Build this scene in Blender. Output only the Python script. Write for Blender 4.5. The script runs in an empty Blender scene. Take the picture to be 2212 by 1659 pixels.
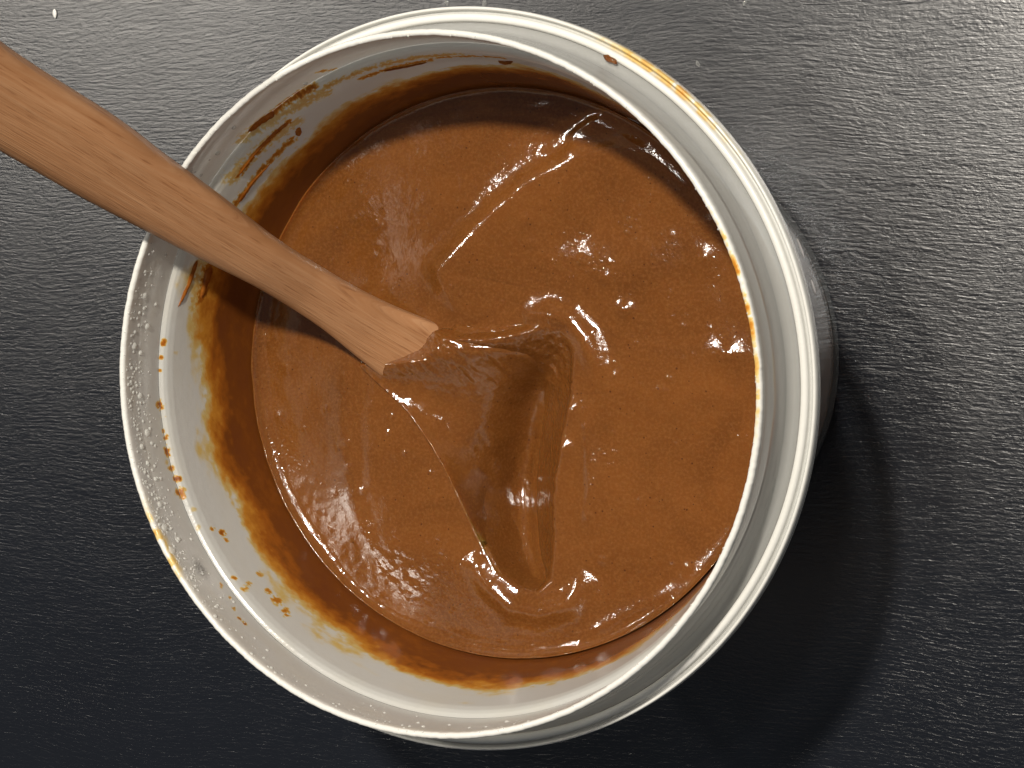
import bpy, bmesh, math, random
import numpy as np
from mathutils import Matrix, Vector

S = bpy.context.scene
COL = S.collection
random.seed(7)
RNG = np.random.default_rng(11)

# ------------------------------------------------------------------ camera
HB = 0.12654                       # height of the tub's lip above the table
CAM = np.array([0.20958, 0.03586, 0.43346 + HB])
RX, RY, FPX = -0.0728338, 0.4100157, 4920.5      # focal length in px of a 2212 px wide picture
_cx, _sx, _cy, _sy = math.cos(RX), math.sin(RX), math.cos(RY), math.sin(RY)
ROT = np.array([[_cy, 0, _sy], [0, 1, 0], [-_sy, 0, _cy]]) @ np.array([[1, 0, 0], [0, _cx, -_sx], [0, _sx, _cx]])
cd = bpy.data.cameras.new('camera')
cam = bpy.data.objects.new('camera', cd)
COL.objects.link(cam)
M = Matrix([[*ROT[i], CAM[i]] for i in range(3)] + [[0, 0, 0, 1]])
cam.matrix_world = M
cd.sensor_fit = 'HORIZONTAL'
cd.sensor_width = 36.0
cd.lens = 36.0 * FPX / 2212.0
cd.clip_start = 0.01
cd.clip_end = 50.0
S.camera = cam

# ------------------------------------------------------------------ room light
W = bpy.data.worlds.new('World')
S.world = W
W.use_nodes = True
bg = W.node_tree.nodes['Background']
bg.inputs['Color'].default_value = (0.78, 0.86, 1.0, 1)
bg.inputs['Strength'].default_value = 0.05


def lamp(name, slope, height, watts, radius, color):
    d = bpy.data.lights.new(name, 'POINT')
    d.energy = watts
    d.shadow_soft_size = radius
    d.color = color
    o = bpy.data.objects.new(name, d)
    o.location = (slope[0] * height, slope[1] * height, HB + height)
    COL.objects.link(o)
    return o


WARM = (1.0, 0.925, 0.82)
lamp('ceiling_bulb', (0.14, 0.43), 1.7, 152, 0.05, WARM)
lamp('ceiling_bulb', (0.50, 0.42), 1.2, 4.5, 0.05, WARM)
lamp('ceiling_bulb', (-0.80, 0.36), 1.2, 17, 0.03, WARM)
lamp('ceiling_bulb', (0.02, 0.26), 1.3, 5, 0.03, WARM)

S.view_settings.view_transform = 'Standard'
S.view_settings.look = 'None'
S.view_settings.exposure = 0.3
S.view_settings.gamma = 1.0
S.cycles.use_denoising = True
S.cycles.transparent_max_bounces = 16
S.cycles.max_bounces = 10


# ------------------------------------------------------------------ helpers
def at(x, y, z):
    """point at height z (above the table) that lies on the sight line of (x, y)"""
    d = ROT @ np.array([(x - 1106.0) / FPX, -(y - 829.5) / FPX, -1.0])
    return CAM + d * ((z - CAM[2]) / d[2])


def link(name, me, mat=None, parent=None, smooth=True):
    o = bpy.data.objects.new(name, me)
    COL.objects.link(o)
    if mat:
        me.materials.append(mat)
    if smooth:
        me.polygons.foreach_set('use_smooth', [True] * len(me.polygons))
    if parent:
        o.parent = parent
    return o


def mesh(name, verts, faces):
    me = bpy.data.meshes.new(name)
    me.from_pydata([tuple(v) for v in verts], [], faces)
    me.update()
    return me


def grid_faces(nu, nv, wrap_v=False, flip=False, off=0):
    out = []
    for i in range(nu - 1):
        for j in range(nv if wrap_v else nv - 1):
            k = (j + 1) % nv
            f = (off + i * nv + j, off + i * nv + k, off + (i + 1) * nv + k, off + (i + 1) * nv + j)
            out.append(f[::-1] if flip else f)
    return out


def fast_mesh(name, V, F):
    """V (n,3), F (m,4) arrays"""
    me = bpy.data.meshes.new(name)
    V = np.asarray(V, np.float32)
    F = np.asarray(F, np.int32)
    me.vertices.add(len(V))
    me.vertices.foreach_set('co', V.ravel())
    me.loops.add(F.size)
    me.loops.foreach_set('vertex_index', F.ravel())
    me.polygons.add(len(F))
    me.polygons.foreach_set('loop_start', np.arange(0, F.size, F.shape[1], dtype=np.int32))
    me.update(calc_edges=True)
    me.validate()
    return me


def gridF(nu, nv, wrap=False, flip=False, off=0):
    i, j = np.meshgrid(np.arange(nu - 1), np.arange(nv if wrap else nv - 1), indexing='ij')
    k = (j + 1) % nv
    f = np.stack([i * nv + j, i * nv + k, (i + 1) * nv + k, (i + 1) * nv + j], -1).reshape(-1, 4) + off
    return f[:, ::-1] if flip else f


def attr(me, name, vals):
    a = me.attributes.new(name, 'FLOAT', 'POINT')
    a.data.foreach_set('value', np.asarray(vals, np.float32))


def tag(o, label=None, cat=None, group=None, kind=None):
    if label:
        o['label'] = label
    if cat:
        o['category'] = cat
    if group:
        o['group'] = group
    if kind:
        o['kind'] = kind
    return o


def empty(name, loc):
    o = bpy.data.objects.new(name, None)
    o.empty_display_size = 0.02
    COL.objects.link(o)
    o.location = loc
    return o


def vnoise(x, y, seed=0):
    """smooth value noise on arrays, about -1..1"""
    r = np.random.default_rng(seed)
    T = r.uniform(-1, 1, (256, 256))
    xi, yi = np.floor(x).astype(int), np.floor(y).astype(int)
    fx, fy = x - xi, y - yi
    fx, fy = fx * fx * (3 - 2 * fx), fy * fy * (3 - 2 * fy)
    g = lambda a, b: T[a % 256, b % 256]
    return (g(xi, yi) * (1 - fx) + g(xi + 1, yi) * fx) * (1 - fy) + (g(xi, yi + 1) * (1 - fx) + g(xi + 1, yi + 1) * fx) * fy


def fbm(x, y, seed=0, octv=4, gain=0.5):
    s, a = 0, 1.0
    for k in range(octv):
        s = s + a * vnoise(x * 2 ** k + 17.3 * k, y * 2 ** k + 5.1 * k, seed + k)
        a *= gain
    return s


# ------------------------------------------------------------------ materials
class NT:
    def __init__(self, name):
        self.m = bpy.data.materials.new(name)
        self.m.use_nodes = True
        self.t = self.m.node_tree
        self.t.nodes.clear()
        self.out = self.t.nodes.new('ShaderNodeOutputMaterial')

    def n(self, typ, **kw):
        nd = self.t.nodes.new('ShaderNode' + typ)
        for k, v in kw.items():
            if k in ('inp',):
                for a, b in v.items():
                    nd.inputs[a].default_value = b
            else:
                setattr(nd, k, v)
        return nd

    def l(self, a, b):
        self.t.links.new(a, b)

    def math(self, op, a, b=None, c=None, clamp=False):
        nd = self.n('Math', operation=op, use_clamp=clamp)
        for i, v in enumerate((a, b, c)):
            if v is None:
                continue
            if isinstance(v, (int, float)):
                nd.inputs[i].default_value = v
            else:
                self.l(v, nd.inputs[i])
        return nd.outputs[0]

    def ramp(self, fac, stops, interp='LINEAR'):
        nd = self.n('ValToRGB')
        nd.color_ramp.interpolation = interp
        e = nd.color_ramp.elements
        while len(e) > 1:
            e.remove(e[-1])
        e[0].position, e[0].color = stops[0][0], (*stops[0][1], 1)
        for p, c in stops[1:]:
            x = e.new(p)
            x.color = (*c, 1)
        self.l(fac, nd.inputs[0])
        return nd.outputs[0]

    def mapping(self, vec, scale=(1, 1, 1), rot=(0, 0, 0)):
        nd = self.n('Mapping')
        nd.inputs['Scale'].default_value = scale
        nd.inputs['Rotation'].default_value = rot
        self.l(vec, nd.inputs['Vector'])
        return nd.outputs[0]

    def noise(self, vec, scale, detail=2, rough=0.5, dist=0.0):
        nd = self.n('TexNoise')
        nd.inputs['Scale'].default_value = scale
        nd.inputs['Detail'].default_value = detail
        nd.inputs['Roughness'].default_value = rough
        nd.inputs['Distortion'].default_value = dist
        if vec is not None:
            self.l(vec, nd.inputs['Vector'])
        return nd.outputs['Fac']

    def bump(self, h, strength, dist, normal=None):
        nd = self.n('Bump')
        nd.inputs['Strength'].default_value = strength
        nd.inputs['Distance'].default_value = dist
        self.l(h, nd.inputs['Height'])
        if normal is not None:
            self.l(normal, nd.inputs['Normal'])
        return nd.outputs[0]

    def mix(self, fac, a, b):
        nd = self.n('Mix', data_type='RGBA')
        for v, k in ((fac, 0), (a, 6), (b, 7)):
            if isinstance(v, (int, float)):
                nd.inputs[k].default_value = v
            elif isinstance(v, tuple):
                nd.inputs[k].default_value = (*v, 1)
            else:
                self.l(v, nd.inputs[k])
        return nd.outputs[2]


def mat_table():
    T = NT('black_painted_wood')
    co = T.n('TexCoord').outputs['Object']
    # slow warp so the brush grain is not ruler straight
    wn = T.n('TexNoise')
    wn.inputs['Scale'].default_value = 7.0
    wn.inputs['Detail'].default_value = 2
    T.l(co, wn.inputs['Vector'])
    sub = T.n('VectorMath', operation='SUBTRACT')
    T.l(wn.outputs['Color'], sub.inputs[0])
    sub.inputs[1].default_value = (.5, .5, .5)
    sc = T.n('VectorMath', operation='MULTIPLY')
    T.l(sub.outputs[0], sc.inputs[0])
    sc.inputs[1].default_value = (0.0, 0.030, 0.0)
    add = T.n('VectorMath', operation='ADD')
    T.l(co, add.inputs[0])
    T.l(sc.outputs[0], add.inputs[1])
    w = add.outputs[0]
    g1 = T.noise(T.mapping(w, (210, 1150, 1), (0, 0, 0.05)), 1.0, 4, 0.6, 0.5)
    g2 = T.noise(T.mapping(w, (45, 1900, 1), (0, 0, 0.09)), 1.0, 2, 0.5, 0.3)
    g3 = T.noise(T.mapping(w, (800, 1250, 1), (0, 0, -0.12)), 1.0, 2, 0.5, 0.4)
    h = T.math('ADD', T.math('MULTIPLY', g1, 1.0), T.math('ADD', T.math('MULTIPLY', g2, 0.32), T.math('MULTIPLY', g3, 0.55)))
    nb = T.bump(h, 1.0, 0.000095)
    var = T.noise(co, 9.0, 3, 0.6)
    df = T.n('BsdfDiffuse')
    T.l(T.ramp(var, [(0.3, (0.0066, 0.0078, 0.0112)), (0.75, (0.0095, 0.0112, 0.0155))]), df.inputs['Color'])
    gl = T.n('BsdfGlossy', distribution='BECKMANN')
    gl.inputs['Color'].default_value = (1, 1, 1, 1)
    T.l(T.ramp(T.noise(T.mapping(w, (60, 260, 1)), 1.0, 4, 0.6), [(0.2, (0.32,) * 3), (0.8, (0.37,) * 3)]), gl.inputs['Roughness'])
    T.l(nb, gl.inputs['Normal'])
    fr = T.n('Fresnel')
    fr.inputs['IOR'].default_value = 1.9
    ms = T.n('MixShader')
    T.l(fr.outputs[0], ms.inputs[0])
    T.l(df.outputs[0], ms.inputs[1])
    T.l(gl.outputs[0], ms.inputs[2])
    T.l(ms.outputs[0], T.out.inputs[0])
    return T.m


def mat_plastic():
    """translucent milky polypropylene; attribute clear = thin see-through places, stain = dried batter film"""
    T = NT('milky_plastic')
    a_st = T.n('Attribute', attribute_name='stain').outputs['Fac']
    a_cl = T.n('Attribute', attribute_name='clear').outputs['Fac']
    a_gr = T.n('Attribute', attribute_name='grey').outputs['Fac']
    co = T.n('TexCoord').outputs['Object']
    n1 = T.noise(co, 420.0, 3, 0.6)
    base = T.mix(T.noise(co, 60.0, 3, 0.6), (0.75, 0.745, 0.70), (0.80, 0.80, 0.765))
    stc = T.ramp(a_st, [(0.0, (0.80, 0.77, 0.66)), (0.12, (0.74, 0.54, 0.19)), (0.3, (0.62, 0.26, 0.030)),
                        (0.55, (0.40, 0.118, 0.011)), (0.85, (0.205, 0.058, 0.009)), (1.0, (0.18, 0.050, 0.012))])
    f = T.math('MULTIPLY', a_st, 14.0, clamp=True)
    col = T.mix(f, base, stc)
    col = T.mix(a_gr, col, (0.07, 0.065, 0.05))
    df = T.n('BsdfDiffuse')
    tr = T.n('BsdfTranslucent')
    T.l(col, df.inputs['Color'])
    T.l(col, tr.inputs['Color'])
    m1 = T.n('MixShader')
    a_th = T.n('Attribute', attribute_name='thick').outputs['Fac']
    T.l(T.math('MULTIPLY_ADD', a_th, -0.34, 0.40), m1.inputs[0])
    T.l(df.outputs[0], m1.inputs[1])
    T.l(tr.outputs[0], m1.inputs[2])
    tp = T.n('BsdfTransparent')
    tp.inputs[0].default_value = (0.93, 0.95, 0.97, 1)
    m2 = T.n('MixShader')
    cl = T.math('MULTIPLY', a_cl, T.math('SUBTRACT', 1.0, T.math('MULTIPLY', a_st, 3.0, clamp=True)), clamp=True)
    T.l(cl, m2.inputs[0])
    T.l(m1.outputs[0], m2.inputs[1])
    T.l(tp.outputs[0], m2.inputs[2])
    gl = T.n('BsdfGlossy')
    gl.inputs['Roughness'].default_value = 0.24
    gl.inputs['Color'].default_value = (1, 1, 1, 1)
    nb = T.bump(n1, 0.25, 0.0004)
    T.l(nb, gl.inputs['Normal'])
    T.l(nb, df.inputs['Normal'])
    fr = T.n('Fresnel')
    fr.inputs['IOR'].default_value = 1.45
    m3 = T.n('MixShader')
    bf = T.n('NewGeometry').outputs['Backfacing']
    # gloss removed where the wall is clear: keeps the outer side dark, without glare
    gk = T.math('SUBTRACT', 1.0, T.math('MULTIPLY', a_cl, 1.0))
    T.l(T.math('MULTIPLY', T.math('MULTIPLY', fr.outputs[0], gk), T.math('SUBTRACT', 1.0, bf)), m3.inputs[0])
    T.l(m2.outputs[0], m3.inputs[1])
    T.l(gl.outputs[0], m3.inputs[2])
    T.l(m3.outputs[0], T.out.inputs[0])
    return T.m


def mat_batter():
    T = NT('chocolate_batter')
    co = T.n('TexCoord').outputs['Object']
    base = T.ramp(T.noise(co, 30.0, 5, 0.62, 1.2), [(0.3, (0.112, 0.0372, 0.0074)), (0.72, (0.172, 0.0590, 0.0116))])
    fine = T.noise(co, 1500.0, 2, 0.6)
    base = T.mix(T.math('MULTIPLY', T.math('SUBTRACT', fine, 0.42, clamp=True), 1.7, clamp=True), base, (0.205, 0.082, 0.021))
    vo = T.n('TexVoronoi')
    vo.inputs['Scale'].default_value = 520.0
    T.l(co, vo.inputs['Vector'])
    sp = T.math('LESS_THAN', vo.outputs['Distance'], T.math('MULTIPLY', T.noise(co, 240.0, 1), 0.19))
    pick = T.math('GREATER_THAN', T.noise(co, 120.0, 1), 0.50)
    base = T.mix(T.math('MULTIPLY', T.math('MULTIPLY', sp, pick), 0.75), base, (0.06, 0.018, 0.006))
    p = T.n('BsdfPrincipled')
    T.l(base, p.inputs['Base Color'])
    p.inputs['Specular IOR Level'].default_value = 0.85
    p.inputs['Roughness'].default_value = 0.11
    p.inputs['Subsurface Weight'].default_value = 0.25
    p.inputs['Subsurface Radius'].default_value = (1.0, 0.35, 0.12)
    p.inputs['Subsurface Scale'].default_value = 0.002
    b1 = T.noise(co, 700.0, 2, 0.55)
    b2 = T.noise(co, 1900.0, 2, 0.6)
    h = T.math('ADD', T.math('MULTIPLY', b1, 0.65), T.math('MULTIPLY', b2, 0.35))
    nb = T.bump(h, 1.0, 0.00010)
    vb = T.n('TexVoronoi')
    vb.inputs['Scale'].default_value = 900.0
    T.l(co, vb.inputs['Vector'])
    dome = T.math('SUBTRACT', 0.10, T.math('MULTIPLY', vb.outputs['Distance'], vb.outputs['Distance']), clamp=True)
    dm = T.math('MULTIPLY', dome, T.math('SMOOTH_MIN', 1.0, T.math('MULTIPLY', T.math('SUBTRACT', T.noise(co, 75.0, 3, 0.6), 0.47, clamp=True), 5.0), 0.1))
    nb = T.bump(dm, 1.0, 0.00050, nb)
    T.l(nb, p.inputs['Normal'])
    T.l(p.outputs[0], T.out.inputs[0])
    return T.m


def mat_wood():
    T = NT('spoon_wood')
    uv = T.n('UVMap').outputs[0]
    g = T.noise(T.mapping(uv, (60, 2000, 1)), 1.0, 4, 0.6, 0.5)
    g2 = T.noise(T.mapping(uv, (8, 420, 1)), 1.0, 3, 0.55, 1.0)
    c = T.ramp(g2, [(0.25, (0.280, 0.128, 0.053)), (0.55, (0.350, 0.170, 0.077)), (0.8, (0.41, 0.215, 0.105))])
    pores = T.noise(T.mapping(uv, (150, 3000, 1)), 1.0, 2, 0.5, 0.0)
    pk = T.ramp(pores, [(0.30, (1,) * 3), (0.42, (0,) * 3)])
    c = T.mix(T.math('MULTIPLY', pk, 0.55), c, (0.17, 0.060, 0.020))
    c = T.mix(T.math('MULTIPLY', T.math('SUBTRACT', g, 0.45, clamp=True), 1.2, clamp=True), c, (0.48, 0.29, 0.16))
    p = T.n('BsdfPrincipled')
    T.l(c, p.inputs['Base Color'])
    p.inputs['Roughness'].default_value = 0.33
    p.inputs['Specular IOR Level'].default_value = 0.4
    T.l(T.bump(T.math('ADD', g, T.math('MULTIPLY', pores, 0.7)), 0.8, 0.00022), p.inputs['Normal'])
    T.l(p.outputs[0], T.out.inputs[0])
    return T.m


def mat_water(name='water', milky=0.42, ior=1.22):
    T = NT(name)
    tp = T.n('BsdfTransparent')
    tp.inputs[0].default_value = (0.97, 0.98, 0.98, 1)
    gl = T.n('BsdfGlossy')
    gl.inputs['Roughness'].default_value = 0.04
    fr = T.n('Fresnel')
    fr.inputs['IOR'].default_value = ior
    df = T.n('BsdfDiffuse')
    df.inputs[0].default_value = (0.85, 0.85, 0.80, 1)
    m0 = T.n('MixShader')
    m0.inputs[0].default_value = milky
    T.l(tp.outputs[0], m0.inputs[1])
    T.l(df.outputs[0], m0.inputs[2])
    m = T.n('MixShader')
    bf = T.n('NewGeometry').outputs['Backfacing']
    T.l(T.math('MULTIPLY', fr.outputs[0], T.math('SUBTRACT', 1.0, bf)), m.inputs[0])
    T.l(m0.outputs[0], m.inputs[1])
    T.l(gl.outputs[0], m.inputs[2])
    T.l(m.outputs[0], T.out.inputs[0])
    return T.m


def mat_plain(name, col, rough, spec=0.5):
    T = NT(name)
    p = T.n('BsdfPrincipled')
    co = T.n('TexCoord').outputs['Object']
    c = T.mix(T.noise(co, 900.0, 2), tuple(v * 0.85 for v in col), tuple(min(1, v * 1.12) for v in col))
    T.l(c, p.inputs['Base Color'])
    p.inputs['Roughness'].default_value = rough
    p.inputs['Specular IOR Level'].default_value = spec
    T.l(p.outputs[0], T.out.inputs[0])
    return T.m


M_TABLE, M_PLASTIC, M_BATTER, M_WOOD, M_WATER = mat_table(), mat_plastic(), mat_batter(), mat_wood(), mat_water()
def mat_smear():
    T = NT('thin_batter_smear')
    co = T.n('TexCoord').outputs['Object']
    c = T.ramp(T.noise(co, 700.0, 3, 0.6), [(0.3, (0.34, 0.100, 0.012)), (0.7, (0.52, 0.185, 0.026))])
    p = T.n('BsdfPrincipled')
    T.l(c, p.inputs['Base Color'])
    p.inputs['Roughness'].default_value = 0.25
    tr = T.n('BsdfTranslucent')
    T.l(c, tr.inputs['Color'])
    m = T.n('MixShader')
    m.inputs[0].default_value = 0.45
    T.l(p.outputs[0], m.inputs[1])
    T.l(tr.outputs[0], m.inputs[2])
    T.l(m.outputs[0], T.out.inputs[0])
    return T.m


M_SMEAR = mat_smear()
M_DROP = mat_water('clear_water', 0.10, 1.36)
M_CRUMB = mat_plain('white_crumb', (0.72, 0.72, 0.70), 0.5)
M_MARK = mat_plain('raised_plastic', (0.30, 0.29, 0.29), 0.5)

# ------------------------------------------------------------------ table top
bm = bmesh.new()
bmesh.ops.create_cube(bm, size=1.0, matrix=Matrix.Translation((0, 0, -0.0151)) @ Matrix.Diagonal((1.1, 0.8, 0.03, 1)))
bmesh.ops.bevel(bm, geom=list(bm.edges), offset=0.003, segments=2, affect='EDGES')
me = bpy.data.meshes.new('table_top')
bm.to_mesh(me)
bm.free()
tbl = link('table_top', me, M_TABLE, smooth=False)
tag(tbl, 'black painted wooden table top with a fine horizontal brush grain', None, kind='structure')

# ------------------------------------------------------------------ tub
ZL = HB                                                # lip height
ZB = HB - 0.0446                                       # batter level
tub = empty('plastic_tub', (0, 0, 0))
tag(tub, 'round milky translucent plastic tub without a lid, half full of brown batter', 'tub')

_zi = np.array([-0.1230, -0.0446, -0.0165])
_ri = np.array([0.0562, 0.0655, 0.0714])


def r_in(z):
    return np.interp(z, _zi, _ri)                      # z relative to the lip


def r_wall(z):
    return np.interp(z, [-0.1230, -0.0446, -0.0165, -0.0150, -0.0143, -0.0139, -0.0136, 0.0], [0.0562, 0.0655, 0.0714, 0.0720, 0.0726, 0.0733, 0.0735, 0.0740])


NT_ = 1440
TH = np.linspace(0, 2 * np.pi, NT_, endpoint=False)


def lathe(name, prof, closed=False, n=NT_, wob=None):
    """prof: list of (r, z rel. to lip); returns mesh and per-vertex (theta, r, z)"""
    pr = np.array(prof, float)
    th = np.linspace(0, 2 * np.pi, n, endpoint=False)
    P = len(pr)
    r = np.repeat(pr[:, 0][:, None], n, 1)
    z = np.repeat(pr[:, 1][:, None], n, 1)
    t = np.repeat(th[None], P, 0)
    if wob is not None:
        r, z = wob(r, z, t)
    V = np.stack([r * np.cos(t), r * np.sin(t), z + HB], -1).reshape(-1, 3)
    F = gridF(P, n, True)
    if closed:
        a = np.arange(n)
        b = (a + 1) % n
        F = np.vstack([F, np.stack([(P - 1) * n + a, (P - 1) * n + b, b, a], 1)])
    me = fast_mesh(name, V, F)
    return me, t.ravel(), r.ravel(), z.ravel()


def wall_at(x, y):
    """(theta, z) where the sight line of (x, y) meets the inner side of the wall"""
    zz = np.linspace(0.0, -0.06, 2401)
    P = np.array([at(x, y, HB + z) for z in (0.0, -0.06)])
    t = (zz / -0.06)[:, None]
    Q = P[0] * (1 - t) + P[1] * t
    rad = r_wall(zz)
    k = np.argmax(np.hypot(Q[:, 0], Q[:, 1]) >= rad)
    return math.atan2(Q[k, 1], Q[k, 0]), zz[k]


# stain mask on the inner wall: film of batter above the level, blots and streaks
film_deg = [-180, -160, -140, -125, -110, -95, -80, -60, -40, -10, 20, 50, 75, 90, 105, 120, 135, 150, 160, 170, 180]
film_hgt = [0.60, 0.58, 0.58, 0.56, 0.58, 0.62, 0.62, 0.66, 0.5, 0.4, 0.5, 0.62, 0.62, 0.60, 0.52, 0.52, 0.54, 0.62, 0.72, 0.68, 0.60]
BLOTS = []          # (theta, z, half length mm, half width mm, angle, strength)


def blot(x0, y0, x1, y1, w, s):
    a, b = wall_at(x0, y0), wall_at(x1, y1)
    n = max(2, int(math.hypot(x1 - x0, y1 - y0) / 3))
    for i in range(n):
        f = i / (n - 1)
        BLOTS.append((a[0] + (b[0] - a[0]) * f, a[1] + (b[1] - a[1]) * f, w * random.uniform(0.7, 1.15), s * random.uniform(0.75, 1.1)))


blot(590, 243, 676, 188, 0.8, 0.50)
blot(520, 300, 700, 200, 1.5, 0.16)
blot(500, 385, 640, 262, 1.6, 0.14)
blot(510, 440, 633, 300, 0.8, 0.40)
blot(516, 378, 624, 263, 0.7, 0.5)
blot(455, 575, 436, 650, 1.6, 0.45)
blot(430, 600, 425, 720, 1.4, 0.18)
blot(700, 190, 1000, 118, 0.8, 0.20)
blot(780, 170, 930, 130, 0.6, 0.4)
blot(930, 128, 1090, 126, 0.5, 0.35)
blot(690, 155, 720, 150, 0.7, 0.3)
for (x, y, w, s) in [(354, 740, .5, .5), (346, 772, .35, .5), (344, 800, .3, .5), (348, 876, .8, .6), (352, 930, .35, .4), (356, 945, .4, .4),
                     (363, 975, .9, .55), (368, 1008, .7, .45), (378, 1035, .8, .6), (384, 1060, .9, .45), (392, 1075, .7, .3), (461, 1143, .6, .35), (482, 1152, .8, .55), (490, 1165, .5, .35),
                     (516, 1336, .4, .6), (527, 1347, .5, .6), (505, 1315, .5, .3), (495, 1290, .5, .25), (478, 1265, .5, .25), (506, 1250, .5, .4), (530, 1270, .8, .3),
                     (579, 1275, 1.0, .35), (597, 1295, 1.2, .38), (616, 1322, 1.0, .42), (540, 1262, .6, .3), (560, 1240, .7, .25), (420, 1100, .6, .08), (430, 1140, .6, .08),
                     (350, 900, .5, .08), (360, 1000, .7, .1),
                     (436, 545, .6, .3), (428, 570, .9, .2), (380, 760, .7, .06)]:
    a = wall_at(x, y)
    for k in range(3):
        BLOTS.append((a[0] + random.gauss(0, w * .35 / 72), a[1] + random.gauss(0, w * .35e-3), w * random.uniform(.5, .9), s))


def stain(t, r, z):
    zr = z
    frac = (zr + 0.0446) / (0.0446 - 0.0150)          # 0 at the batter, 1 at the ledge
    deg = (np.degrees(t) + 180) % 360 - 180
    H = np.interp(deg, film_deg, film_hgt)
    arc = t * 0.07
    n1 = fbm(arc * 420, zr * 600, 3, 5, 0.6)
    n2 = fbm(arc * 75, zr * 170, 9, 4, 0.5)
    f = (H + 0.05 + 0.03 * n1 + 0.05 * n2 - frac) / 0.36
    s = np.clip(f * 1.15, 0, 1) ** 0.9 * (0.88 + 0.07 * n2 + 0.05 * n1)
    s = np.where(f > 0, np.maximum(s, 0), 0)
    s = np.maximum(s, 0.010 * np.clip(0.6 + 1.4 * fbm(arc * 55 + 9, zr * 160, 131, 3, 0.6), 0, 2))
    # faint yellow haze above the film
    haze = np.clip((H + 0.16 + 0.22 * n2 - frac) / 0.2, 0, 1) * np.clip(0.10 + 0.06 * n1, 0, 0.2)
    s = np.maximum(s, haze)
    edge = np.clip(1 + 0.95 * fbm(arc * 1500, zr * 1700, 21, 3, 0.6), 0.05, 1.7)
    for (bt, bz, w, st) in BLOTS:
        dt = ((t - bt + np.pi) % (2 * np.pi) - np.pi) * 0.072
        m = np.abs(dt) < 0.004
        d2 = (dt[m] ** 2 + ((zr[m] - bz) * 0.8) ** 2 + (r[m] - float(r_wall(bz))) ** 2) / (w * 1e-3) ** 2
        s[m] = np.maximum(s[m], st * np.clip(1.5 * np.exp(-d2 / edge[m]) * edge[m] ** .5 - .12, 0, 1.15))
    return np.clip(s, 0, 1)


def rim_wob(r, z, t):
    return r, z


# body: inner wall from the ledge down, floor, and outer wall
zi = np.linspace(-0.0165, -0.0470, 110)
_lz = [(0.0735, -0.0138), (0.0732, -0.0140), (0.0726, -0.0143), (0.0720, -0.0150), (0.0714, -0.0165)]
prof = [(np.interp(q, [0, 1, 2, 3, 4], [p_[0] for p_ in _lz]), np.interp(q, [0, 1, 2, 3, 4], [p_[1] for p_ in _lz])) for q in np.linspace(0, 4, 17)[:-1]]
prof += [(float(r_in(z)), float(z)) for z in zi]
prof += [(float(r_in(z)), float(z)) for z in np.linspace(-0.0480, -0.1190, 24)]
prof += [(0.0553, -0.1225), (0.0535, -0.1238), (0.04, -0.1242), (0.0001, -0.1242)]
prof += [(0.0001, -0.1254), (0.045, -0.1254), (0.0525, -0.1264), (0.0548, -0.1262), (0.0566, -0.1247), (0.0575, -0.122)]
prof += [(float(r_in(z)) + 0.0011, float(z)) for z in np.linspace(-0.1180, -0.0205, 40)]
prof += [(0.0716 + .0011, -0.0178)]
me, t, r, z = lathe('tub_body', prof)
inner = np.zeros(len(t), bool)
inner[:(16 + 110 + 6) * NT_] = True
st = np.zeros(len(t))
st[inner] = stain(t[inner], r[inner], z[inner])
attr(me, 'stain', st)
attr(me, 'clear', np.where(inner & (z > -0.046), 0.16, 0.93))
gx = wall_at(433, 1229)
g = np.zeros(len(t))
attr(me, 'grey', g)
body = link('tub_body', me, M_PLASTIC, tub)

# collar: the straight band that the lid would grip, with its rounded lip
pc = [(0.0735, -0.0136)]
pc += [(0.0735 + 0.0004 * f, -0.0136 + 0.0130 * f) for f in np.linspace(0.05, 1.0, 36)]
pc += [(0.0740, -0.0002), (0.0743, 0.0), (0.0747, 0.0001), (0.0751, -0.0001), (0.0753, -0.0005)]
pc += [(0.0753 + 0.0006 * f + 0.00011 * math.sin(f * 17.0) * f, -0.0005 - 0.0150 * f) for f in np.linspace(0.04, 1.0, 48)]
pc += [(0.0763, -0.0165), (0.0770, -0.0172), (0.0780, -0.0175)]
pc += [(0.0780, -0.0184), (0.0765, -0.0183), (0.0750, -0.0178), (0.0738, -0.0165), (0.0736, -0.0150)]


def collar_wob(r, z, t):
    k = np.clip((z + 0.003) / 0.003, 0, 1)
    n = fbm(t * 70, z * 60, 31, 4, 0.6)
    return r + k * 0.00006 * n, z + k * 0.00003 * fbm(t * 110, z * 10, 37, 3, 0.6)


me, t, r, z = lathe('collar', pc, wob=collar_wob)
me.flip_normals()
sc_ = np.zeros(len(t))
deg = (np.degrees(t) + 180) % 360 - 180
nn = fbm(t * 40, z * 900, 41, 4, .6)
lipm = np.clip((z + 0.0030) / 0.0022, 0, 1)
sc_ += lipm * np.clip(np.exp(-((deg - 14) / 13.0) ** 2) * 0.30 * (0.7 + .8 * nn), 0, 1) * (r < 0.0749)
sc_ += lipm * np.clip(np.exp(-((deg + 150) / 6.0) ** 2) * 0.16 * (0.7 + .8 * nn), 0, 1)
inn = np.arange(len(t)) < 37 * NT_
sc_[inn] = np.maximum(sc_[inn], np.clip(stain(t[inn], r[inn], z[inn]), 0, 1))
attr(me, 'stain', np.clip(sc_, 0, 1))
lip = np.clip((z + 0.0022) / 0.0016, 0, 1)
attr(me, 'clear', np.where(inn, 0.13, 0.60) * (1 - lip) + 0.06 * lip)
attr(me, 'thick', lip)
sm = wall_at(433, 1229)
dt = ((t - sm[0] + np.pi) % (2 * np.pi) - np.pi) * 0.0738
zz = z - sm[1]
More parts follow.
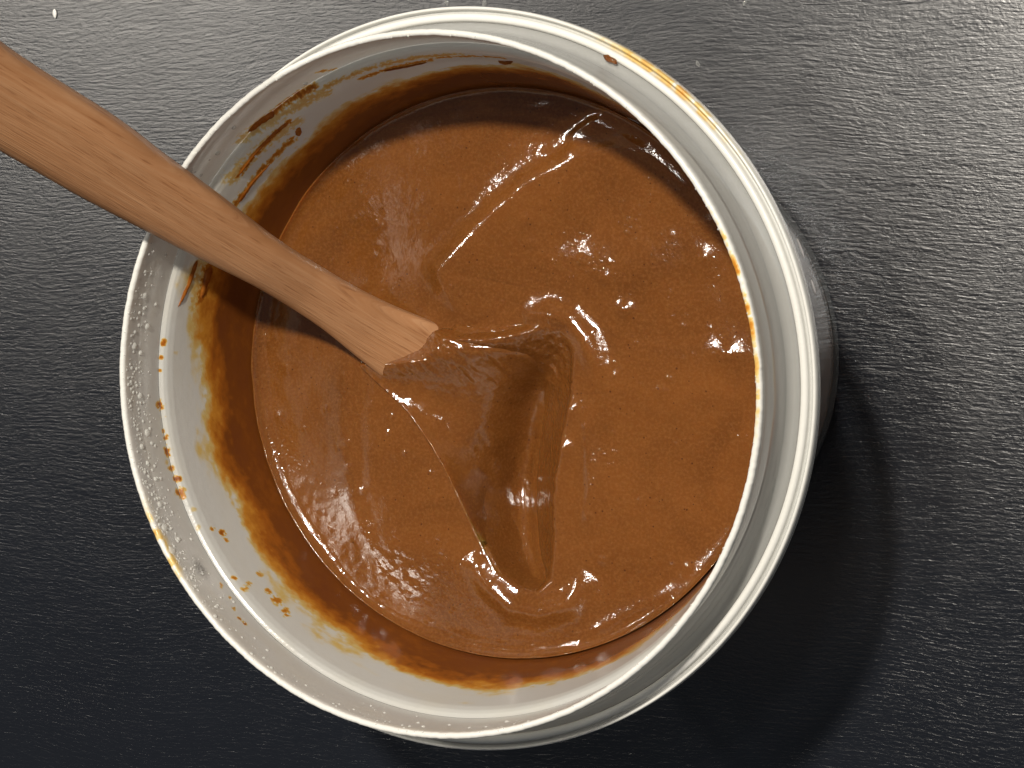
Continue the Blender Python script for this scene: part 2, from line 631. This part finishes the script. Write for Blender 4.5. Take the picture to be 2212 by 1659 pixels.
q = np.exp(-(((dt * .9) / 0.0020) ** 2 + (zz / 0.0016) ** 2)) * (0.8 + .5 * fbm(t * 300, z * 3000, 51, 3))
attr(me, 'grey', np.where(inn, np.clip(q, 0, .8), 0))
collar = link('collar', me, M_PLASTIC, tub)

# flange: shelf, raised ring, groove and outer ring
pf = [(0.0781, -0.0176), (0.0783, -0.0171), (0.0786, -0.0168), (0.0792, -0.0167), (0.0797, -0.0169), (0.0799, -0.0175),
      (0.0800, -0.0182), (0.0804, -0.0184), (0.0806, -0.0181), (0.0807, -0.0175), (0.0809, -0.0172), (0.0812, -0.0172), (0.0814, -0.0175),
      (0.0815, -0.0185), (0.0815, -0.0205), (0.0812, -0.0208), (0.0808, -0.0205), (0.0806, -0.0193), (0.0798, -0.0191), (0.0790, -0.0192), (0.0781, -0.0189)]
me, t, r, z = lathe('flange', pf, closed=True)
me.flip_normals()
groove = np.exp(-((r - 0.0803) / 0.00035) ** 2)
deg = (np.degrees(t) + 180) % 360 - 180
attr(me, 'clear', 0.06 + 0.66 * groove)
fs = np.clip(np.exp(-((deg - 52) / 11.0) ** 2) * (0.15 + .12 * fbm(t * 60, r * 900, 61, 3)) * np.clip((r - 0.0797) / 0.0004, 0, 1), 0, .5)
attr(me, 'thick', np.ones(len(t)))
attr(me, 'stain', fs)
attr(me, 'grey', np.zeros(len(t)))
link('flange', me, M_PLASTIC, tub)


def wall_point(th, z, off):
    rr = float(r_wall(z)) - off
    return np.array([rr * math.cos(th), rr * math.sin(th), HB + z])


def face_axis(me):
    """turn the faces of something stuck to the inner wall towards the tub's axis"""
    k = sum((f.normal.x * f.center.x + f.normal.y * f.center.y) for f in me.polygons)
    if k > 0:
        me.flip_normals()


def smear(name, pts, widths, bulge, mat, parent):
    """a ridge of batter stuck to the inner wall along sight points"""
    W_ = [wall_at(*p) for p in pts]
    n = 6 * (len(pts) - 1) + 1
    tt = np.linspace(0, len(pts) - 1, n)
    th = np.interp(tt, range(len(pts)), [w[0] for w in W_])
    zz = np.interp(tt, range(len(pts)), [w[1] for w in W_])
    ww = np.interp(tt, range(len(pts)), widths) * 1e-3
    V = []
    for i in range(n):
        a, b = max(0, i - 1), min(n - 1, i + 1)
        d = np.array([(th[b] - th[a]) * 0.072, zz[b] - zz[a]])
        d /= np.linalg.norm(d) + 1e-9
        nrm = np.array([-d[1], d[0]])
        w = ww[i] * (1 + random.uniform(-.18, .18))
        e = math.sin(math.pi * min(1, (i + .35) / 2.5) / 2) * math.sin(math.pi * min(1, (n - 1 - i + .35) / 2.5) / 2)
        for k in range(7):
            f = -1 + 2 * k / 6
            o = nrm * f * w * e
            hgt = bulge * 1e-3 * e * math.sqrt(max(0, 1 - f * f)) * (1 + random.uniform(-.15, .15)) - 0.00012
            V.append(wall_point(th[i] + o[0] / 0.072, zz[i] + o[1], hgt))
    me = mesh(name, V, grid_faces(n, 7))
    face_axis(me)
    return link(name, me, mat, parent)


smear('batter_streak', [(536, 284), (560, 262), (592, 242)], [0.7, 1.0, 0.6], 0.8, M_SMEAR, tub)
smear('batter_streak', [(514, 380), (547, 334), (592, 288), (622, 264)], [0.35, 0.45, 0.5, 0.65], 0.5, M_SMEAR, tub)
smear('batter_streak', [(514, 440), (547, 392), (585, 352)], [0.8, 0.5, 0.25], 0.35, M_SMEAR, tub)
smear('batter_streak', [(426, 562), (407, 616), (384, 664)], [0.75, 0.6, 0.3], 0.5, M_SMEAR, tub)
smear('batter_streak', [(455, 574), (444, 612), (435, 645)], [1.4, 1.1, 0.8], 0.45, M_SMEAR, tub)
smear('batter_streak', [(826, 154), (877, 144), (925, 134)], [0.45, 0.45, 0.2], 0.4, M_SMEAR, tub)
smear('batter_drip', [(645, 275), (644, 283), (642, 291)], [0.55, 0.75, 0.55], 0.9, M_SMEAR, tub)
smear('batter_drip', [(1076, 131), (1092, 134), (1108, 132)], [0.3, 0.7, 0.3], 0.7, M_SMEAR, tub)

# blob of batter on the outer rim, upper right
def blob(name, c, rad, mat, parent=None, seg=14, rings=8, flat=0.5, amp=0.12, seed=0):
    bm = bmesh.new()
    bmesh.ops.create_uvsphere(bm, u_segments=seg, v_segments=rings, radius=1.0)
    r_ = random.Random(seed)
    for v in bm.verts:
        k = 1 + r_.uniform(-amp, amp)
        v.co = Vector((v.co.x * rad[0] * k, v.co.y * rad[1] * k, v.co.z * rad[2]))
    me = bpy.data.meshes.new(name)
    bm.to_mesh(me)
    bm.free()
    o = link(name, me, mat, parent)
    o.location = tuple(c)
    return o


p = at(1318, 128, HB - 0.0166)
o = blob('batter_blob', p, (0.0016, 0.00055, 0.0003), M_BATTER, tub, seed=3, amp=0.4)
o.rotation_euler = (0, 0, math.radians(-30))

# raised moulding marks on the outside of the wall
def outer_at(x, y):
    for z in np.linspace(-0.02, -0.12, 1500):
        P = at(x, y, HB + z)
        if math.hypot(P[0], P[1]) <= float(r_in(z)) + 0.0012:
            return P
    return P


for (x0, y0, x1, y1) in [(1721, 514, 1737, 556), (1752, 604, 1762, 637), (1682, 460, 1690, 476)]:
    a, b = outer_at(x0, y0), outer_at(x1, y1)
    d = b - a
    L = np.linalg.norm(d)
    o = blob('moulding_mark', (a + b) / 2, (L / 2, 0.00035, 0.0002), M_MARK, tub, amp=0.05, seed=5)
    o.rotation_euler = Vector(d).to_track_quat('X', 'Z').to_euler()

# condensation on the inner side of the collar
dv, df_ = [], []


def dome(th, z, w, hgt, V, F, n=8):
    c = len(V)
    base = []
    for ring, (rf, hf) in enumerate(((1.0, -0.08), (0.8, 0.6), (0.4, 0.95))):
        for k in range(n):
            a = 2 * math.pi * k / n
            V.append(wall_point(th + w * rf * math.cos(a) / 0.0738, z + w * 1.1 * rf * math.sin(a), hgt * hf))
    V.append(wall_point(th, z, hgt))
    for ring in range(2):
        for k in range(n):
            F.append((c + ring * n + k, c + ring * n + (k + 1) % n, c + (ring + 1) * n + (k + 1) % n, c + (ring + 1) * n + k))
    for k in range(n):
        F.append((c + 2 * n + k, c + 2 * n + (k + 1) % n, c + 3 * n))


big = [(312, 640, 10), (318, 705, 9), (290, 748, 10), (303, 762, 7), (302, 855, 9), (318, 935, 10), (306, 965, 8), (345, 1090, 9), (355, 1140, 11), (372, 1190, 12),
       (318, 1000, 6), (335, 1035, 6), (700, 205, 6), (470, 330, 8), (505, 275, 7), (385, 1165, 7), (438, 1355, 6)]
for (x, y, w) in big:
    th, z = wall_at(x, y)
    z = max(-0.0118, min(-0.0015, z))
    V, F = [], []
    dome(th, z, w * 0.0001 * .95, 0.00045, V, F, 12)
    wm = mesh('water_drop', V, F)
    face_axis(wm)
    link('water_drop', wm, M_WATER, tub)
for k in range(620):
    th = math.radians(random.choice([random.gauss(180, 16), random.gauss(195, 14), random.gauss(205, 14), random.uniform(140, 290)]))
    z = -0.0012 - abs(random.gauss(0, 0.0042))
    if z < -0.0122:
        continue
    w = random.choice([0.00016, 0.0002, 0.00026, 0.00034, 0.00045]) * random.uniform(.8, 1.2)
    dome(th, z, w, w * 0.62, dv, df_, 7)
cm_ = mesh('condensation', dv, df_)
face_axis(cm_)
co = link('condensation', cm_, M_WATER, tub)
tag(co, kind='stuff')
# wet glints along the top of the lip
lv, lf = [], []
for k in range(110):
    th = random.uniform(0, 2 * math.pi)
    c = len(lv)
    rr = random.choice([0.07405, 0.0742, 0.0744]) + random.uniform(-.0001, .0001)
    w = random.uniform(0.00012, 0.0003)
    ctr = np.array([rr * math.cos(th), rr * math.sin(th), HB - 0.0001])
    for (rf, hf) in ((1.0, -0.3), (0.75, 0.5)):
        for q in range(6):
            a = q * math.pi / 3
            lv.append(ctr + np.array([w * rf * math.cos(a), w * rf * math.sin(a), w * hf]))
    lv.append(ctr + np.array([0, 0, w * .75]))
    for q in range(6):
        lf.append((c + q, c + (q + 1) % 6, c + 6 + (q + 1) % 6, c + 6 + q))
        lf.append((c + 6 + q, c + 6 + (q + 1) % 6, c + 12))
tag(link('lip_moisture', mesh('lip_moisture', lv, lf), M_WATER, tub), kind='stuff')

# ------------------------------------------------------------------ batter
def bxy(x, y):
    return at(x, y, ZB)[:2]


def poly_dist(X, Y, pts):
    """signed distance to a polyline (positive on its right), and parameter 0..1 along it"""
    P = np.array([bxy(*p) for p in pts])
    L = np.r_[0, np.cumsum(np.hypot(*np.diff(P, axis=0).T))]
    best = np.full(X.shape, 1e9)
    sg = np.zeros_like(best)
    pa = np.zeros_like(best)
    for i in range(len(P) - 1):
        a, b = P[i], P[i + 1]
        d = b - a
        ll = d @ d
        t = np.clip(((X - a[0]) * d[0] + (Y - a[1]) * d[1]) / ll, 0, 1)
        dx, dy = X - a[0] - t * d[0], Y - a[1] - t * d[1]
        dist = np.hypot(dx, dy)
        m = dist < best
        best[m] = dist[m]
        sg[m] = np.sign(dx * d[1] - dy * d[0])[m]
        pa[m] = ((L[i] + t * math.sqrt(ll)) / L[-1])[m]
    return best * np.where(sg == 0, 1, sg), pa


def inside(X, Y, pts):
    P = np.array([bxy(*p) for p in pts])
    r_ = np.zeros(X.shape, bool)
    j = len(P) - 1
    for i in range(len(P)):
        c = ((P[i, 1] > Y) != (P[j, 1] > Y)) & (X < (P[j, 0] - P[i, 0]) * (Y - P[i, 1]) / (P[j, 1] - P[i, 1] + 1e-12) + P[i, 0])
        r_ ^= c
        j = i
    return r_


def taper(pa, a=0.15, b=0.15):
    return np.clip(pa / a, 0, 1) ** .7 * np.clip((1 - pa) / b, 0, 1) ** .7


def cr(vals, tt):
    vals = np.asarray(vals, float)
    n = len(vals)
    i = np.clip(np.floor(tt).astype(int), 0, n - 2)
    f = (tt - i)[:, None] if vals.ndim > 1 else tt - i
    g_ = lambda k: vals[np.clip(k, 0, n - 1)]
    p0, p1, p2, p3 = g_(i - 1), g_(i), g_(i + 1), g_(i + 2)
    return 0.5 * (2 * p1 + (p2 - p0) * f + (2 * p0 - 5 * p1 + 4 * p2 - p3) * f ** 2 + (3 * p1 - p0 - 3 * p2 + p3) * f ** 3)


# surface of the coated spoon head: rows from neck to tip (sight x, y, mm above the batter level)
ROWS = [
    [(768, 782, 3.2), (826, 765, 5.0), (874, 743, 5.4), (922, 718, 5.0), (968, 701, 2.9)],
    [(792, 806, 3.0), (855, 795, 4.6), (920, 772, 4.8), (980, 742, 4.2), (1030, 710, 2.7)],
    [(836, 846, 3.0), (908, 828, 2.0), (983, 798, 2.2), (1052, 760, 2.4), (1104, 704, 2.4)],
    [(887, 898, 2.9), (955, 880, -0.8), (1035, 850, -2.4), (1130, 785, -3.4), (1190, 690, 1.8)],
    [(945, 985, 2.7), (995, 968, -2.0), (1055, 935, -6.4), (1160, 845, -12.8), (1245, 735, 1.2)],
    [(985, 1062, 2.5), (1020, 1048, -3.0), (1068, 1015, -9.4), (1155, 935, -17.0), (1246, 835, 0.8)],
    [(1010, 1115, 2.2), (1038, 1107, -3.0), (1078, 1080, -10.8), (1146, 1020, -17.5), (1222, 940, 0.3)],
    [(1040, 1175, 1.7), (1062, 1172, -3.4), (1094, 1155, -9.8), (1148, 1112, -15.0), (1205, 1060, 0.0)],
    [(1075, 1232, 1.0), (1091, 1232, -3.0), (1118, 1222, -7.4), (1158, 1195, -10.5), (1204, 1160, -0.3)],
    [(1115, 1270, 0.0), (1128, 1268, -2.2), (1147, 1260, -4.8), (1172, 1240, -5.6), (1202, 1222, -0.6)],
    [(1150, 1284, -0.8), (1156, 1281, -1.4), (1166, 1276, -1.9), (1178, 1268, -1.9), (1192, 1258, -1.0)],
]
CP = np.array([[at(x, y, ZB + dz * 1e-3) for (x, y, dz) in row] for row in ROWS])
NU, NV = 150, 110
tu = np.linspace(0, len(ROWS) - 1, NU)
tv = np.linspace(0, 4, NV)
tmp = np.stack([cr(CP[:, j], tu) for j in range(5)], 1)          # NU,5,3
G = np.stack([cr(tmp[i], tv) for i in range(NU)], 0)              # NU,NV,3
uu, vv = np.meshgrid(tu, tv, indexing='ij')
G[..., 2] += 1e-3 * (0.13 * fbm(G[..., 0] * 500, G[..., 1] * 500, 101, 3, .55)
                     + 0.30 * fbm((G[..., 0] + .6 * G[..., 1]) * 700, (G[..., 1] - .2 * G[..., 0]) * 180, 105, 3, .5) * np.exp(-((vv - 2.3) / .9) ** 2))
# the coat thins out to nothing over the wood at the neck
G[..., 2] -= 0.0046 * np.clip(1 - (uu - 0.30 + 0.42 * np.abs(vv - 1.9) + 0.10 * fbm(vv * 2.5, uu * 1.2, 111, 3)) / 0.8, 0, 1) ** 1.0


HEAD = [(790, 770), (830, 835), (880, 890), (945, 985), (985, 1065), (1010, 1120), (1040, 1180), (1075, 1235), (1120, 1272), (1160, 1282), (1195, 1258),
        (1208, 1180), (1205, 1090), (1218, 980), (1243, 860), (1250, 760), (1225, 705), (1180, 692), (1080, 708), (975, 712), (870, 690)]


def asym(d, wl, wr):
    return np.where(d < 0, np.exp(-(d / (wl * 1e-3)) ** 2), np.exp(-(d / (wr * 1e-3)) ** 2))


def batter_height(X, Y):
    """mm above the mean level"""
    h = 0.75 * fbm(X * 36, Y * 36, 71, 3, 0.5) + 0.10 * fbm(X * 160, Y * 160, 75, 3, 0.5)
    # fold thrown up on the far side of the spoon
    d, pa = poly_dist(X, Y, [(1015, 705), (985, 640), (962, 585), (1010, 530), (1080, 460), (1150, 400), (1250, 345), (1400, 325), (1500, 350)])
    h += 2.1 * asym(d, 3.6, 10.0) * taper(pa, .12, .35)
    # swirl behind it
    d, pa = poly_dist(X, Y, [(1225, 305), (1265, 275), (1330, 235), (1400, 225)])
    h += 0.9 * asym(d, 1.0, 4.0) * taper(pa, .3, .3)
    d, pa = poly_dist(X, Y, [(1110, 250), (1230, 215), (1340, 205)])
    h += 0.4 * asym(d, 1.5, 3.0) * taper(pa, .3, .3)
    # low mounds to the right
    for (x, y, sx, a) in [(1275, 575, 6, 1.1), (1390, 590, 7, .6), (1520, 560, 4, .6), (1440, 430, 4, .6), (1570, 760, 4, .8), (1350, 668, 2.6, .7), (1550, 480, 3, .6),
                          (860, 390, 8, .25), (840, 1180, 10, .6), (1330, 1090, 8, .4), (700, 800, 6, .3)]:
        c = bxy(x, y)
        h += a * np.exp(-((X - c[0]) ** 2 + (Y - c[1]) ** 2) / (sx * 1e-3) ** 2)
    # little bubbles and pimples
    for (x, y, s, a) in [(822, 487, 1.2, .40), (1143, 475, 1.6, .40), (1147, 525, 1.6, .40), (1235, 325, 1.2, .4), (1355, 668, 1.4, .4), (1180, 325, 1., .3), (1523, 555, 1.5, .4), (1575, 765, 1.8, .5),
                         (622, 798, 1.4, .4), (705, 885, 1.0, .3), (605, 900, 1, .3), (1228, 885, 2.2, .9), (1213, 968, 2.0, .9), (1430, 845, 1.5, .3), (985, 822, .8, .3), (755, 1010, 1, .3), (750, 955, .9, .25),
                         (785, 1060, .9, .3), (660, 925, .9, .25), (1300, 1210, 1.2, .4), (1270, 1115, 1.0, .25), (1485, 1225, 1.3, .35), (1260, 560, 1.2, .4), (1310, 600, 1.5, .4), (1450, 1210, 1., .25)]:
        c = bxy(x, y)
        h += a * np.exp(-((X - c[0]) ** 2 + (Y - c[1]) ** 2) / (s * 1e-3) ** 2)
    for k in range(150):
        a_, rr = RB2.uniform(0, 2 * np.pi), 0.062 * math.sqrt(RB2.uniform())
        s = RB2.uniform(.35, .8) * 1e-3
        m = (np.abs(X - rr * math.cos(a_)) < 3 * s) & (np.abs(Y - rr * math.sin(a_)) < 3 * s)
        h[m] += RB2.uniform(.08, .24) * np.exp(-((X[m] - rr * math.cos(a_)) ** 2 + (Y[m] - rr * math.sin(a_)) ** 2) / s ** 2)
    # ring of flow left of the spoon
    d, pa = poly_dist(X, Y, [(760, 760), (735, 850), (745, 980), (775, 1120), (830, 1240), (900, 1320)])
    h += 0.5 * asym(d, 4.0, 3.0) * taper(pa, .3, .3)
    d, pa = poly_dist(X, Y, [(800, 800), (775, 900), (780, 1050), (830, 1200)])
    h += -0.4 * asym(d, 2.0, 4.0) * taper(pa, .3, .3)
    # crinkled skin near the lower left wall
    for (x, y, s) in [(720, 1200, 8), (800, 1290, 9), (870, 1240, 8), (660, 1090, 6), (1260, 1420, 8), (1050, 1480, 8)]:
        c = bxy(x, y)
        g_ = np.exp(-((X - c[0]) ** 2 + (Y - c[1]) ** 2) / (s * 1e-3) ** 2)
        h += 0.09 * g_ * fbm(X * 620, Y * 620, 81, 3, 0.55)
    # drop in level towards the lower right wall
    d, pa = poly_dist(X, Y, [(1120, 1440), (1220, 1425), (1290, 1385), (1380, 1330), (1470, 1290), (1540, 1225), (1590, 1150)])
    fall = 1 / (1 + np.exp(-np.clip(d / 0.0012, -30, 30)))
    h += taper(pa, .25, .25) * (1.6 * np.exp(-(d / .0030) ** 2) - 3.0 * fall * np.exp(-np.abs(d) / .012))
    # soft vertical fold right of the spoon
    d, pa = poly_dist(X, Y, [(1262, 860), (1272, 960), (1275, 1060), (1262, 1150)])
    h += 0.55 * asym(d, 2.0, 1.2) * taper(pa, .3, .3)
    # lip of batter pushed up round the spoon's corner and tip
    d, pa = poly_dist(X, Y, [(1130, 690), (1190, 680), (1235, 690), (1268, 730), (1290, 790), (1295, 850)])
    h += 1.9 * asym(d, 2.6, 3.2) * taper(pa, .25, .4)
    d, pa = poly_dist(X, Y, [(1010, 1200), (1060, 1262), (1110, 1308), (1170, 1322), (1230, 1305), (1275, 1240)])
    h += 1.7 * asym(d, 2.8, 3.0) * taper(pa, .25, .25)
    # groove along the near edge of the spoon's head
    d, pa = poly_dist(X, Y, [(760, 775), (830, 845), (880, 900), (945, 995), (985, 1075), (1040, 1190), (1075, 1245)])
    h -= 0.0 * np.exp(-(d / .0013) ** 2) * taper(pa, .1, .2)
    # hollow under the spoon's head
    ins = inside(X, Y, HEAD)
    d, pa = poly_dist(X, Y, HEAD + HEAD[:1])
    dd = np.abs(d)
    # inside it the batter follows the spoon: below the coat on the left, over it on the right
    xi, yi = X[ins], Y[ins]
    gx, gy, gz, gv = [a[::2, ::2].ravel() for a in (G[..., 0], G[..., 1], G[..., 2], vv)]
    hz = np.empty(len(xi))
    hv = np.empty(len(xi))
    for k in range(0, len(xi), 2000):
        d2 = (xi[k:k + 2000, None] - gx) ** 2 + (yi[k:k + 2000, None] - gy) ** 2
        w = np.exp(-d2 / 2.2e-6) + 1e-9 / (d2 + 1e-7)
        w /= w.sum(1, keepdims=True)
        hz[k:k + 2000] = (w * gz).sum(1)
        hv[k:k + 2000] = (w * gv).sum(1)
    sw = np.clip((hv - 2.9) / 0.5, 0, 1)
    sw = sw * sw * (3 - 2 * sw)
    q = (hz - ZB) * 1e3 - 1.3 + 1.9 * sw + sw * (0.22 * fbm(xi * 420, yi * 420, 141, 3, 0.6))
    e = np.clip(dd[ins] / 0.0025, 0, 1)
    e = e * e * (3 - 2 * e)
    h[ins] = h[ins] * (1 - e) + q * e
    return h


RB2 = np.random.default_rng(5)
NR, NA = 270, 760
RB = 0.0654
rad = RB * np.linspace(0.004, 1, NR) ** 0.9
ang = np.linspace(0, 2 * np.pi, NA, endpoint=False)
Rg, Ag = np.meshgrid(rad, ang, indexing='ij')
X, Y = Rg * np.cos(Ag), Rg * np.sin(Ag)
Hh = batter_height(X, Y)
wallf = np.clip((RB - Rg) / 0.004, 0, 1)
Hh = Hh * (0.25 + 0.75 * wallf) + 2.2 * np.exp(-(RB - Rg) / 0.0011) * (1 + .12 * fbm(Ag * 9, Rg * 10, 95, 3))
V = [np.stack([X, Y, ZB + Hh * 1e-3], -1).reshape(-1, 3)]
# sides and bottom
for zz in list(np.linspace(-0.0462, -0.1175, 22)) + [-0.1225]:
    rr = float(r_in(zz)) - 0.00025
    V.append(np.stack([rr * np.cos(ang), rr * np.sin(ang), np.full(NA, HB + zz)], 1))
V.append(np.stack([0.03 * np.cos(ang), 0.03 * np.sin(ang), np.full(NA, HB - 0.1238)], 1))
V.append(np.stack([0.0004 * np.cos(ang), 0.0004 * np.sin(ang), np.full(NA, HB - 0.1238)], 1))
V = np.vstack(V)
F = gridF(len(V) // NA, NA, True, flip=True)
cap0 = NA * (len(V) // NA)
me = fast_mesh('batter', V, F)
bat = link('batter', me, M_BATTER)
tag(bat, 'thick glossy brown chocolate batter filling the lower part of the plastic tub', 'batter')

# ------------------------------------------------------------------ spoon
spoon = empty('wooden_spoon', tuple(at(823, 713, ZB + 0.003)))
tag(spoon, 'wooden spoon leaning on the tub rim with its head sunk in the batter', 'spoon')
SP0 = np.array(spoon.location)
A0 = at(351, 433, HB + 0.0056)
B0 = at(823, 713, ZB + 0.0028)


def axis_z(x, y):
    """height of the handle's middle plane over the sight point, from its straight axis"""
    lo, hi = ZB - 0.01, HB + 0.09
    dirv = (B0 - A0)[:2] / np.linalg.norm((B0 - A0)[:2])
    for _ in range(40):
        m = (lo + hi) / 2
        P = at(x, y, m)
        s = (P[:2] - A0[:2]) @ dirv / np.linalg.norm((B0 - A0)[:2])
        zax = A0[2] + (B0[2] - A0[2]) * s
        if zax > m:
            lo = m
        else:
            hi = m
    return (lo + hi) / 2


# upper (far) and lower (near) outline of the handle as seen
UP = [(-330, -175), (-200, -75), (-90, 20), (0, 93), (117, 170), (250, 253), (333, 320), (393, 362), (500, 443), (600, 520), (686, 573), (770, 622), (853, 664), (915, 690), (972, 704), (1045, 745), (1080, 800)]
LO = [(-440, 70), (-320, 145), (-130, 248), (0, 325), (80, 370), (167, 420), (260, 470), (327, 503), (416, 550), (495, 588), (569, 626), (640, 670), (703, 713), (752, 756), (803, 800), (866, 862), (935, 938)]
st_ = []
UP2 = cr(np.array(UP, float), np.linspace(0, len(UP) - 1, 500))
LO2 = cr(np.array(LO, float), np.linspace(0, len(LO) - 1, 900))
near = np.array([LO2[np.argmin(((LO2 - u) ** 2).sum(1))] for u in UP2])
MX = (UP2 + near) / 2                                   # middle line of the seen outline
HWP = np.linalg.norm(UP2 - near, axis=1) / 2
ker = np.hanning(41)
ker /= ker.sum()
sm_ = lambda a: np.convolve(np.pad(a, 20, mode='reflect', reflect_type='odd'), ker, 'valid')
MX = np.stack([sm_(MX[:, 0]), sm_(MX[:, 1])], 1)
HWP = sm_(HWP)
_l = np.r_[0, np.cumsum(np.hypot(*np.diff(MX, axis=0).T))]
keep = np.linspace(0, _l[-1], 260)
HWP = HWP * (1 - 0.08 * np.clip((MX[:, 0] - 840) / 70, 0, 1))
MX = np.stack([np.interp(keep, _l, MX[:, 0]), np.interp(keep, _l, MX[:, 1])], 1)
HWP = np.interp(keep, _l, HWP)
MX = np.stack([sm_(MX[:, 0]), sm_(MX[:, 1])], 1)
HWP = np.convolve(np.pad(HWP, 8, mode='reflect', reflect_type='odd'), np.hanning(17) / np.hanning(17).sum(), 'valid')
thick = np.interp(MX[:, 0], [-380, 200, 450, 640, 720, 800, 870, 950, 1005], np.array([10.5, 10, 9.4, 8.2, 7.0, 5.6, 4.7, 4.0, 3.6]) * 1e-3)
nat = np.array([axis_z(*p) for p in MX])
neck = ZB + np.interp(MX[:, 0], [640, 705, 778, 833, 870, 895, 957, 1005], np.array([23.5, 18.2, 11.4, 6.6, 4.2, 2.6, -3.6, -7.0])) * 1e-3 - thick / 2
bl = np.clip((MX[:, 0] - 600) / 110, 0, 1)
zm = sm2 = nat * (1 - bl) + neck * bl
zm = np.convolve(np.pad(zm, 8, mode='reflect', reflect_type='odd'), np.ones(17) / 17, 'valid')
mid = np.array([at(p[0], p[1], z) for p, z in zip(MX, zm)])
tpx = np.gradient(MX, axis=0)
tpx /= np.linalg.norm(tpx, axis=1)[:, None]
npx = np.stack([tpx[:, 1], -tpx[:, 0]], 1)              # towards the upper right outline
ea = np.array([at(*(p + n_ * h_), z) for p, n_, h_, z in zip(MX, npx, HWP, zm)])
eb = np.array([at(*(p - n_ * h_), z) for p, n_, h_, z in zip(MX, npx, HWP, zm)])
wid = np.linalg.norm(ea - eb, axis=1)
side = (ea - eb) / wid[:, None]
tt = keep
NS = 40
V, UVs = [], []
ln = np.r_[0, np.cumsum(np.linalg.norm(np.diff(mid, axis=0), axis=1))]
for i in range(len(tt)):
    tng = mid[min(i + 1, len(tt) - 1)] - mid[max(i - 1, 0)]
    tng /= np.linalg.norm(tng)
    sd = side[i] - tng * (side[i] @ tng)
    sd /= np.linalg.norm(sd)
    up = np.cross(tng, sd)
    up = up if up[2] > 0 else -up
    endk = min(1.0, math.sqrt(max(0.0, (i + .2) / 14.0)))
    for k in range(NS):
        a = 2 * math.pi * k / NS
        c, s = math.cos(a), math.sin(a)
        e = 0.72
        x = math.copysign(abs(c) ** e, c)
        y = math.copysign(abs(s) ** e, s)
        V.append(mid[i] + sd * x * wid[i] * .49 * endk + up * y * thick[i] * .5 * endk - SP0)
        UVs.append((ln[i], x * wid[i] * .5 + (0.05 + y * .004)))
F = grid_faces(len(tt), NS, True)
F.append(tuple(range(NS))[::-1])
F.append(tuple(range((len(tt) - 1) * NS, len(tt) * NS)))
me = mesh('handle', V, F)
uvl = me.uv_layers.new(name='UVMap')
li = np.empty(len(me.loops), np.int32)
me.loops.foreach_get('vertex_index', li)
uvl.data.foreach_set('uv', np.array(UVs, np.float32)[li].ravel())
link('handle', me, M_WOOD, spoon)

# head of the spoon under its coat of batter
mid_r = G.copy()
mid_r[..., 2] -= 0.0035


def slab(name, top, bottom, mat):
    nu, nv = top.shape[:2]
    V = np.vstack([top.reshape(-1, 3), bottom.reshape(-1, 3)]) - SP0
    n = nu * nv
    F = [gridF(nu, nv, flip=True), gridF(nu, nv, off=n)]
    a = np.arange(nv - 1)
    b = np.arange(nu - 1)
    F.append(np.stack([a, a + 1, n + a + 1, n + a], 1))
    e = (nu - 1) * nv
    F.append(np.stack([e + a + 1, e + a, n + e + a, n + e + a + 1], 1))
    F.append(np.stack([(b + 1) * nv, b * nv, n + b * nv, n + (b + 1) * nv], 1))
    F.append(np.stack([b * nv + nv - 1, (b + 1) * nv + nv - 1, n + (b + 1) * nv + nv - 1, n + b * nv + nv - 1], 1))
    me = fast_mesh(name, V, np.vstack(F))
    return link(name, me, mat, spoon)


ct = G.copy()
_k = np.clip((vv - 3.05) / 0.5, 0, 1)
ct[..., 2] -= 0.0022 * _k * _k * (3 - 2 * _k)
mid_r[..., 2] -= 0.0022 * _k
slab('batter_coating', ct, mid_r, M_BATTER)
hb_top = G[20:142:4, 6:104:4].copy()
hb_top[..., 2] -= 0.0045
hb_bot = hb_top.copy()
hb_bot[..., 2] -= 0.004
hd = slab('spoon_head', hb_top, hb_bot, M_WOOD)
hd.data.uv_layers.new(name='UVMap')

# ------------------------------------------------------------------ small things on the table
def droplet(x, y, rx, ry, rot, label, name='water_droplet', mat=M_DROP, cat='droplet', group=None, hz=0.55):
    P = at(x, y, 0.0)
    bm = bmesh.new()
    bmesh.ops.create_uvsphere(bm, u_segments=16, v_segments=10, radius=1.0)
    for v in bm.verts:
        pull = 1 - 0.35 * max(0, -v.co.y)
        v.co = Vector((v.co.x * rx * pull, v.co.y * ry, (v.co.z + 0.55) * min(rx, ry) * hz))
    bmesh.ops.delete(bm, geom=[v for v in bm.verts if v.co.z < -0.0001], context='VERTS')
    me = bpy.data.meshes.new(name)
    bm.to_mesh(me)
    bm.free()
    o = link(name, me, mat)
    o.location = (P[0], P[1], 0.0)
    o.rotation_euler = (0, 0, rot)
    tag(o, label, cat, group)
    return o


droplet(119, 30, 0.0007, 0.0014, 0.1, 'white teardrop crumb on the black table near the top left corner', 'crumb', M_CRUMB, 'crumb')
droplet(966, 5, 0.0006, 0.0011, 0.2, 'clear water droplet on the table above the tub, left one of the close pair', group='water droplets on the table')
droplet(1047, 8, 0.0007, 0.0012, -0.1, 'clear water droplet on the table above the tub, right one of the close pair', group='water droplets on the table')
droplet(1508, 138, 0.0005, 0.0009, 0.5, 'tiny water droplet on the table just outside the upper right rim', group='water droplets on the table')
droplet(1609, 6, 0.0005, 0.0009, -0.5, 'tiny water droplet at the top edge of the table right of the tub', group='water droplets on the table')
